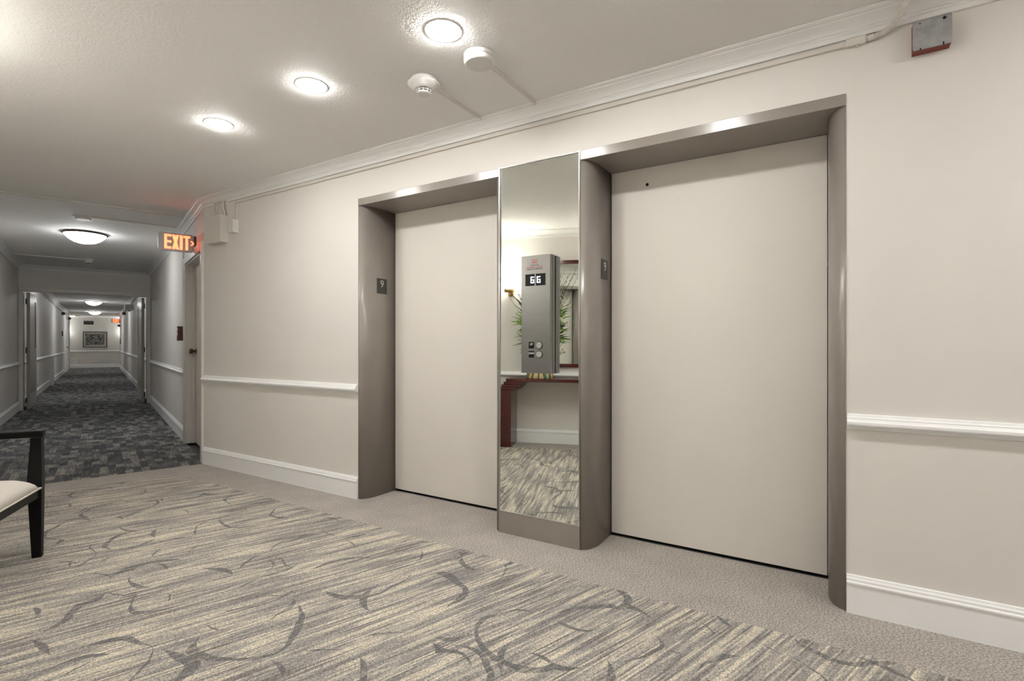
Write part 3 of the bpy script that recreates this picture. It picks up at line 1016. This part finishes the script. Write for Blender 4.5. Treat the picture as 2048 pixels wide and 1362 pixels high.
def leaf(name, tpos, side, label):
    """open leaf standing along the corridor; side +1: its visible face looks towards +t"""
    t = thing(name, label, 'door', W(HS + 0.10, tpos, 0), CR + side * math.radians(1.6), None, 'structure')
    sl, th, hh = 0.845, 0.045, 2.015
    y0, y1 = -th / 2, th / 2
    a0, a1, z0, z1 = 0.60, 0.735, 1.05, 1.89
    m = MB()
    m.box(0, a0, y0, y1, 0.012, hh).box(a1, sl, y0, y1, 0.012, hh).box(a0, a1, y0, y1, 0.012, z0).box(a0, a1, y0, y1, z1, hh)
    m.build('slab', 'leaf_paint', t)
    MB().box(a0 - 0.003, a1 + 0.003, -0.006, 0.006, z0 - 0.003, z1 + 0.003).build('vision_panel', 'grille_dark', t)
    yk = y1 if side > 0 else y0 - 0.002
    MB().box(0.02, sl - 0.02, yk, yk + 0.002, 0.03, 0.27).build('kick_plate', 'alu', t)
    MB().box(a0 - 0.008, a1 + 0.008, yk, yk + 0.006, z0 - 0.014, z0 - 0.004).build('sill_bead', 'alu', t)
    for z in (0.16, 1.02, 1.86):
        MB().tube([(-0.012, -side * 0.024, z - 0.05), (-0.012, -side * 0.024, z + 0.05)], 0.009, 8).build('hinge', 'dark_grey', t)
    return t


M['leaf_paint'] = paint('door_leaf_paint', (0.36, 0.335, 0.29), 0.3, 0.04, 40, 0.08, 0.0008, 5)
leaf('door_5', CW - 0.115, -1, 'open left leaf of the corridor double doors')
leaf('door_6', 0.115, 1, 'open right leaf of the corridor double doors')

# ------------------------------------------------------------------ corridor beyond the doors
t = thing('framed_picture', 'framed black and white abstract print on the corridor end wall', 'picture', W(SEND, 1.375, 0.985), CR - math.pi / 2)
PW, PH = 0.92, 0.76
for a in ((0, PW, 0, 0.03), (0, PW, PH - 0.03, PH)):
    MB().box(a[0], a[1], -0.04, 0.0, a[2], a[3]).build('frame_bar', 'pic_frame', t, bev=0.003)
for a in ((0, 0.03), (PW - 0.03, PW)):
    MB().box(a[0], a[1], -0.04, 0.0, 0.0302, PH - 0.0302).build('frame_bar', 'pic_frame', t, bev=0.003)
mt = MB().box(0.0302, PW - 0.0302, -0.016, 0.0, 0.0302, PH - 0.0302).build('mount', 'pic_mat', t)
MB().box(0.10, PW - 0.11, -0.018, -0.0161, 0.11, PH - 0.11).build('print', 'print', mt)


def grille(wd, ht, label, s, tpos, z, rz, mat, slat, n):
    t = thing('wall_vent', label, 'vent', W(s, tpos, z), rz)
    MB().box(0.018, wd - 0.018, -0.006, 0.0, 0.018, ht - 0.018).build('backing', mat, t)
    for a in ((0, wd, 0, 0.018), (0, wd, ht - 0.018, ht)):
        MB().box(a[0], a[1], -0.012, 0, a[2], a[3]).build('frame_bar', 'trim', t)
    for a in ((0, 0.018), (wd - 0.018, wd)):
        MB().box(a[0], a[1], -0.012, 0, 0.0181, ht - 0.0181).build('frame_bar', 'trim', t)
    for i in range(n):
        z_ = 0.022 + (ht - 0.044) * (i + 0.5) / n
        MB().box(0.019, wd - 0.019, -0.011, -0.0061, z_ - 0.004, z_ + 0.004).build('slat', slat, t)


grille(0.42, 0.22, 'dark grille above the picture on the corridor end wall', SEND, 1.37, 2.065, CR - math.pi / 2, 'grille_dark', 'grille_dark', 8)
grille(0.29, 0.24, 'low pale vent left of the picture on the end wall', SEND, 1.87, 0.165, CR - math.pi / 2, 'wall', 'trim', 5)
grille(0.29, 0.24, 'low pale vent right of the picture on the end wall', SEND, 0.30, 0.165, CR - math.pi / 2, 'wall', 'trim', 5)

# sconces round the corners that wash the end wall
def sconce(name, label, loc, rz, shade_mat, group):
    """local y = 0 is the wall, the lamp stands out to -y; origin at the brass cup"""
    t = thing(name, label, 'wall lamp', loc, rz, group)
    MB().lathe([(0.034, 0.0), (0.034, 0.006), (0.022, 0.014)], 24).build('backplate', 'brass', t, (0, 0, 0.0), rot=(math.pi / 2, 0, 0))
    MB().tube([(0, -0.008, 0.0), (0, -0.05, -0.012), (0, -0.085, -0.006), (0, -0.095, 0.006)], 0.008, 8).build('arm', 'brass', t)
    MB().lathe([(0.030, 0.0), (0.056, 0.004), (0.062, 0.012), (0.062, 0.040)], 24).build('cup', 'brass', t, (0, -0.095, 0.004))
    MB().lathe([(0.030, 0.041), (0.052, 0.060), (0.074, 0.110), (0.090, 0.175), (0.094, 0.205), (0.091, 0.205), (0.086, 0.172), (0.070, 0.110), (0.048, 0.062), (0.028, 0.044)], 28).build('shade', shade_mat, t, (0, -0.095, 0.004))
    if shade_mat == 'sconce':
        MB().lathe([(0.008, 0.062), (0.012, 0.075), (0.024, 0.095), (0.028, 0.112), (0.022, 0.132), (0.006, 0.140)], 14).build('bulb', 'bulb', t, (0, -0.095, 0.004))
    return t


sconce('wall_sconce', 'lamp round the left corner lighting the corridor end wall', W(SEND, 2.12, 1.62), CR - math.pi / 2, 'endsconce', 'end wall sconces')
sconce('wall_sconce', 'lamp round the right corner lighting the corridor end wall', W(SEND, -0.30, 1.62), CR - math.pi / 2, 'endsconce', 'end wall sconces')

# far door on the left wall
t = thing('door_7', 'distant cream door on the corridor left wall near its end', 'door', (CX, CY, 0), CR, None, 'structure')
MB().box(22.0, 22.9, CW - 0.022, CW, 0.0, 2.03).build('door_panel', 'frame_paint', t)
for a, b_ in ((21.88, 22.0), (22.9, 23.02)):
    MB().box(a, b_, CW - 0.035, CW, 0.0, 2.03).build('casing', 'trim', t)
MB().box(21.88, 23.02, CW - 0.035, CW, 2.031, 2.14).build('casing', 'trim', t)
MB().lathe([(0.02, 0.0), (0.012, 0.012), (0.012, 0.03), (0.028, 0.035), (0.028, 0.06)], 14).build('knob', 'dark_grey', t, (22.1, CW - 0.022, 1.0), rot=(math.pi / 2, 0, 0))
MB().box(22.3, 22.6, CW - 0.026, CW - 0.0221, 1.45, 1.75).build('notice', 'white_print', t)
MB().box(24.86, 25.02, CW - 0.03, CW + 0.02, 0, CEIL - 0.08).build('corner_trim', 'frame_paint', t)

def wallbox(name, s, side, z, ds, dz, dt, mat, label, cat):
    """small box with a raised lid on a corridor wall; side 0 right wall, 1 left wall"""
    t = thing(name, label, cat, W(s, CW if side else 0, z), CR)
    sg = -1 if side else 1
    y = sorted((0, sg * dt * 0.75))
    MB().box(0, ds, y[0], y[1], 0, dz).build('body', mat, t)
    y = sorted((sg * dt * 0.7501, sg * dt))
    MB().box(0.01, ds - 0.01, y[0], y[1], 0.01, dz - 0.01).build('lid', mat, t, bev=0.002)
    return t


wallbox('wall_sign', 19.4, 1, 1.42, 0.16, 0.20, 0.03, 'dark_grey', 'dark room sign on the far left corridor wall', 'sign')
wallbox('wall_sign', 23.6, 0, 1.13, 0.20, 0.26, 0.03, 'dark_grey', 'dark room sign on the far right corridor wall', 'sign')
for s, side, z, lb in ((19.2, 1, 2.20, 'dark box under the left crown beyond the double doors, nearer one'), (24.2, 1, 2.22, 'dark box under the left crown at the corridor end'),
                       (18.2, 0, 2.22, 'dark box under the right crown beyond the emergency light'),
                       (24.4, 0, 1.95, 'dark box below the distant exit sign')):
    wallbox('ceiling_box', s, side, z, 0.18, 0.10, 0.10, 'dark_grey', lb, 'box')
t = wallbox('emergency_light', 12.9, 0, 2.13, 0.26, 0.16, 0.19, 'white_plastic', 'white emergency light unit on the right wall above the open leaf', 'emergency light')
MB().lathe([(0.03, 0.0), (0.045, 0.03), (0.045, 0.05)], 16).build('lamp_head', 'white_plastic', t, (0.06, 0.09, -0.055), rot=(0, 0, 0))
for side, lb in ((0, 'pale conduit run below the right crown beyond the double doors'), (1, 'pale conduit run below the left crown beyond the double doors')):
    tt = thing('wall_conduit', lb, 'conduit', W(HS + 0.3, CW if side else 0, 0), CR)
    sg = -1 if side else 1
    for z, dd in ((CEIL - 0.10, 0.018), (CEIL - 0.135, 0.018)):
        MB().tube([(0, sg * dd, z), (16.0 if side else 17.5, sg * dd, z)], 0.012, 8).build('pipe', 'trim', tt)
t = thing('pipe_cover', 'white boxed pipe cover below the chair rail on the far left wall', 'pipe cover', W(13.3, CW, 0), CR)
MB().box(0, 0.35, -0.06, 0, 0.0, 0.755).build('box', 'trim', t)
for a in (-0.012, 0.29):
    MB().box(a, a + 0.075, -0.085, -0.0605, 0.0, 0.757).build('edge_board', 'trim', t)
wallbox('wall_sign', 14.3, 1, 0.52, 0.20, 0.20, 0.02, 'dark_grey', 'dark plate beside the white pipe cover', 'plate')
t = wallbox('wall_outlet', 9.6, 1, 0.17, 0.08, 0.12, 0.012, 'white_plastic', 'white electric outlet low on the left wall just past the doors', 'outlet')
for z in (0.035, 0.075):
    MB().box(0.025, 0.055, -0.0135, -0.0121, z, z + 0.022).build('socket', 'dark_grey', t)
t = thing('ceiling_cover', 'small white fitting at the ceiling of the corridor end', 'cover', W(25.8, 1.55, CEIL), CR)
MB().lathe([(0.04, -0.05), (0.07, -0.03), (0.10, -0.02), (0.10, 0.0)], 20).build('base', 'white_plastic', t)

# ------------------------------------------------------------------ armchair
CH = math.atan2(0.8206, 0.5715) - math.pi / 2     # facing direction is local +y
lx, ly = -0.8206, 0.5715                           # towards the leg seen in the picture (local -x)
CWD, CDP = 0.54, 0.53
fx, fyy = -3.535 - lx * CWD / 2, -1.588 - ly * CWD / 2
t = thing('armchair', 'black wooden armchair with white upholstered seat at the left edge', 'chair', (fx, fyy, 0.0), CH)
for sx in (-1, 1):
    x = sx * CWD / 2
    m = MB().taper((x - 0.016, x + 0.016, -0.022, 0.018), (x - 0.021, x + 0.021, -0.040, 0.022), 0.0025, 0.40)
    m.taper((x - 0.021, x + 0.021, -0.040, 0.022), (x - 0.018, x + 0.018, -0.026, 0.020), 0.40, 0.632)
    m.build('leg', 'ebony', t, bev=0.003)
    MB().box(x - 0.020, x + 0.020, -CDP - 0.01, 0.026, 0.633, 0.668).build('arm', 'ebony', t, bev=0.004)
    m = MB().taper((x - 0.016, x + 0.016, -CDP - 0.075, -CDP - 0.035), (x - 0.02, x + 0.02, -CDP - 0.03, -CDP + 0.02), 0.0025, 0.42)
    m.taper((x - 0.02, x + 0.02, -CDP - 0.03, -CDP + 0.02), (x - 0.016, x + 0.016, -CDP - 0.10, -CDP - 0.07), 0.42, 0.88)
    m.build('leg', 'ebony', t, bev=0.003)
fr = MB().box(-CWD / 2 + 0.0215, CWD / 2 - 0.0215, -0.034, 0.012, 0.318, 0.364)
fr.box(-CWD / 2 + 0.0215, CWD / 2 - 0.0215, -CDP, -CDP + 0.04, 0.318, 0.364)
for sx in (-1, 1):
    x = sx * (CWD / 2 - 0.035)
    fr.box(x - 0.012, x + 0.012, -CDP + 0.0401, -0.0341, 0.318, 0.364)
fr.build('seat_rail', 'ebony', t, bev=0.002)


def cushion(name, x0, x1, y0, y1, z0, z1, crown, mat, parent, n=20, ex=0.10):
    """soft upholstered pad with rounded rim and domed top"""
    m = MB()
    pts, f = [], []
    for j in range(n + 1):
        for i in range(n + 1):
            u, v = i / n, j / n
            eu, ev = min(1.0, min(u, 1 - u) / ex), min(1.0, min(v, 1 - v) / ex)
            d = math.sqrt(max(0, 1 - (1 - eu) ** 2.4)) * math.sqrt(max(0, 1 - (1 - ev) ** 2.4))
            bulge = crown * math.sin(math.pi * u) ** 0.6 * math.sin(math.pi * v) ** 0.6
            pts.append((x0 + (x1 - x0) * u, y0 + (y1 - y0) * v, z0 + (z1 - z0) * d + bulge))
    for j in range(n):
        for i in range(n):
            a = j * (n + 1) + i
            f.append((a, a + 1, a + n + 2, a + n + 1))
    m.add(pts, f, True)
    rim = [i for i in range(n + 1)] + [(j + 1) * (n + 1) - 1 for j in range(1, n + 1)] + [n * (n + 1) + i for i in range(n - 1, -1, -1)] + [j * (n + 1) for j in range(n - 1, 0, -1)]
    m.add([pts[i] for i in rim], [tuple(range(len(rim) - 1, -1, -1))])
    return m.build(name, mat, parent)


seat = cushion('seat', -CWD / 2 + 0.0215, CWD / 2 - 0.0215, -CDP + 0.005, 0.018, 0.370, 0.430, 0.018, 'fabric', t, 32, 0.22)
x0, x1, y0, y1 = -CWD / 2 + 0.022, CWD / 2 - 0.022, -CDP + 0.005, 0.020
MB().tube([(x0, y0, 0.368), (x0, y1, 0.368), (x1, y1, 0.368), (x1, y0, 0.368)], 0.0045, 6).build('piping', 'fabric', seat)
b = MB().box(-CWD / 2 + 0.021, CWD / 2 - 0.021, -0.012, 0.012, 0.0, 0.05)
b.build('top_rail', 'ebony', t, (0, -CDP - 0.083, 0.835), bev=0.004)
bk = cushion('backrest', -CWD / 2 + 0.022, CWD / 2 - 0.022, 0.0, 0.36, 0.0, 0.045, 0.012, 'fabric', t, 20, 0.12)
bk.location = (0, -CDP - 0.018, 0.475)
bk.rotation_euler = (math.radians(81), 0, math.pi)

# ------------------------------------------------------------------ console group on the left wall (seen in the mirror)
CS0 = -2.47                                       # outer end of the near leg
CLEN = 1.55
t = thing('console_table', 'dark red lacquered console table with stepped corners against the left wall', 'console table', W(CS0, CW - 0.022, 0), CR + math.pi)
# local x = -s, local y = -t (out from the wall)
dpt = 0.335
ztop = 0.765
MB().box(0.105, CLEN - 0.105, 0, dpt, ztop - 0.036, ztop).build('top', 'lacquer', t, bev=0.004)
for k in range(3):
    for e0 in (0, 1):
        a, b_ = 0.078 - 0.026 * k, 0.300 - 0.030 * k
        if e0:
            a, b_ = CLEN - b_, CLEN - a
        z1 = ztop - 0.0365 - 0.030 * k
        if k == 0:
            MB().box(a, b_, 0.0, dpt, z1 - 0.0295, z1).build('corner_step', 'lacquer', t, bev=0.006)
        else:
            MB().box(a, b_, 0.0, dpt, z1 - 0.0295, z1).build('corner_step', 'lacquer', t, bev=0.006)
for e0 in (0, 1):
    a, b_ = (0.0, 0.165)
    if e0:
        a, b_ = CLEN - b_, CLEN - a
    MB().box(a, b_, 0.0, dpt, 0.0, ztop - 0.127).build('leg', 'lacquer', t, bev=0.004)

VS, VT = -2.93, 1.635
vase = thing('vase', 'tan and teal striped ceramic vase on the red console', 'vase', W(VS, VT, ztop + 0.0005), CR)
MB().lathe([(0.152, 0.0), (0.158, 0.006), (0.147, 0.05), (0.133, 0.11), (0.124, 0.20), (0.120, 0.27), (0.126, 0.285), (0.119, 0.285), (0.112, 0.27), (0.113, 0.05), (0.10, 0.02)], 36).build('body', 'vase', vase)
MB().lathe([(0.126, 0.2855), (0.130, 0.289), (0.126, 0.294), (0.120, 0.291)], 36).build('lip', 'vase', vase)
fl = thing('flower_arrangement', 'tall arrangement of budded twigs, grasses and white blossoms in the striped vase', 'flowers', W(VS, VT, ztop + 0.27), CR)
rnd = random.Random(3)


def branch_path(h_, lean, ang, wob=0.02, n=7):
    pts = []
    for i in range(n):
        u = i / (n - 1)
        r = lean * u ** 1.4
        y = r * math.sin(ang) * 0.45
        y = min(y, 0.14)
        pts.append(Vector((r * math.cos(ang) + rnd.uniform(-wob, wob) * u, y + rnd.uniform(-wob, wob) * 0.5 * u, h_ * u)))
    return pts


def blob(mb, c, r, stretch=1.0):
    c = Vector(c)
    mb.add([c + Vector(p) * r for p in ((1, 0, 0), (-1, 0, 0), (0, 1, 0), (0, -1, 0), (0, 0, stretch), (0, 0, -stretch))],
           [(0, 2, 4), (2, 1, 4), (1, 3, 4), (3, 0, 4), (2, 0, 5), (1, 2, 5), (3, 1, 5), (0, 3, 5)], True)


for i in range(26):
    ang = rnd.choice((0, math.pi)) + rnd.uniform(-0.9, 0.9)
    pts = branch_path(rnd.uniform(0.68, 1.05), rnd.uniform(0.18, 0.46), ang)
    m = MB().tube(pts, 0.003, 5, [0.0042 - 0.0030 * k / 6 for k in range(7)])
    br = m.build('twig', 'twig', fl)
    m = MB()
    for k in range(3, 7):
        for q in range(3):
            p = pts[k - 1].lerp(pts[k], q / 3)
            blob(m, p + Vector((rnd.uniform(-0.01, 0.01), rnd.uniform(-0.01, 0.01), 0)), rnd.uniform(0.0032, 0.0058), 1.7)
    m.build('buds', 'twig' if i % 3 else 'petal', br)


def blade(pts, wd):
    m = MB()
    P, f = [], []
    n = len(pts)
    for k, p in enumerate(pts):
        w_ = wd * math.sin(math.pi * (0.12 + 0.88 * k / (n - 1)) * 0.999) + 0.0008
        d = (pts[min(k + 1, n - 1)] - pts[max(k - 1, 0)]).normalized()
        sd = d.cross(Vector((0.3, 1, 0.1))).normalized()
        P += [tuple(p - sd * w_), tuple(p + sd * w_ + Vector((0, 0.002, 0))), tuple(p + Vector((0, 0.003, 0)))]
    for k in range(n - 1):
        a = 3 * k
        f += [(a, a + 2, a + 5, a + 3), (a + 2, a + 1, a + 4, a + 5)]
    m.add(P, f, True)
    return m


for i in range(110):
    ang = rnd.choice((0, math.pi)) + rnd.uniform(-0.9, 0.9)
    h_ = rnd.uniform(0.10, 0.55)
    lean = rnd.uniform(0.12, 0.32)
    z0 = rnd.uniform(0.0, 0.30)
    base = branch_path(h_, lean, ang, 0.008, 6)
    pts = []
    for k, p in enumerate(base):
        u = k / 5
        pts.append(Vector((p.x + 0.05 * math.cos(ang), p.y, z0 + p.z - 0.10 * u ** 3)))
    blade(pts, rnd.uniform(0.007, 0.014)).build('leaf', 'leaf' if i % 3 else 'leaf_dark', fl)
for i in range(44):
    ang = rnd.choice((0, math.pi)) + rnd.uniform(-0.8, 0.8)
    r = rnd.uniform(0.12, 0.30)
    c = Vector((r * math.cos(ang), min(0.12, r * math.sin(ang) * 0.5), rnd.uniform(0.02, 0.62)))
    m = MB()
    for k in range(5):
        a = 2 * math.pi * k / 5
        blob(m, c + Vector((math.cos(a) * 0.010, -0.004, math.sin(a) * 0.010)), 0.008, 1.0)
    m.build('blossom', 'petal', fl)
    MB().tube([Vector((0.02 * math.cos(ang), 0, max(-0.1, c.z - 0.25))), c], 0.0025, 5).build('stem', 'leaf_dark', fl)

t = thing('wall_mirror', 'wall mirror in a dark red frame above the console', 'mirror', W(-2.80, CW, 0.885), CR + math.pi)
MWD, MHT = 0.95, 1.235
for a in ((0, MWD, 0, 0.042), (0, MWD, MHT - 0.042, MHT)):
    MB().box(a[0], a[1], 0.0, 0.034, a[2], a[3]).build('frame_bar', 'lacquer', t, bev=0.004)
for a in ((0, 0.042), (MWD - 0.042, MWD)):
    MB().box(a[0], a[1], 0.0, 0.034, 0.0422, MHT - 0.0422).build('frame_bar', 'lacquer', t, bev=0.004)
MB().box(0.0422, MWD - 0.0422, 0.0, 0.020, 0.0422, MHT - 0.0422).build('mirror_glass', 'mirror', t)
sconce('wall_sconce', 'brass wall sconce with glowing white shade left of the flowers, seen in the mirror', W(-2.55, CW, 1.745), CR, 'sconce', 'lobby wall sconces')
sconce('wall_sconce', 'matching brass wall sconce on the far side of the red framed mirror', W(-4.02, CW, 1.745), CR, 'sconce', 'lobby wall sconces')
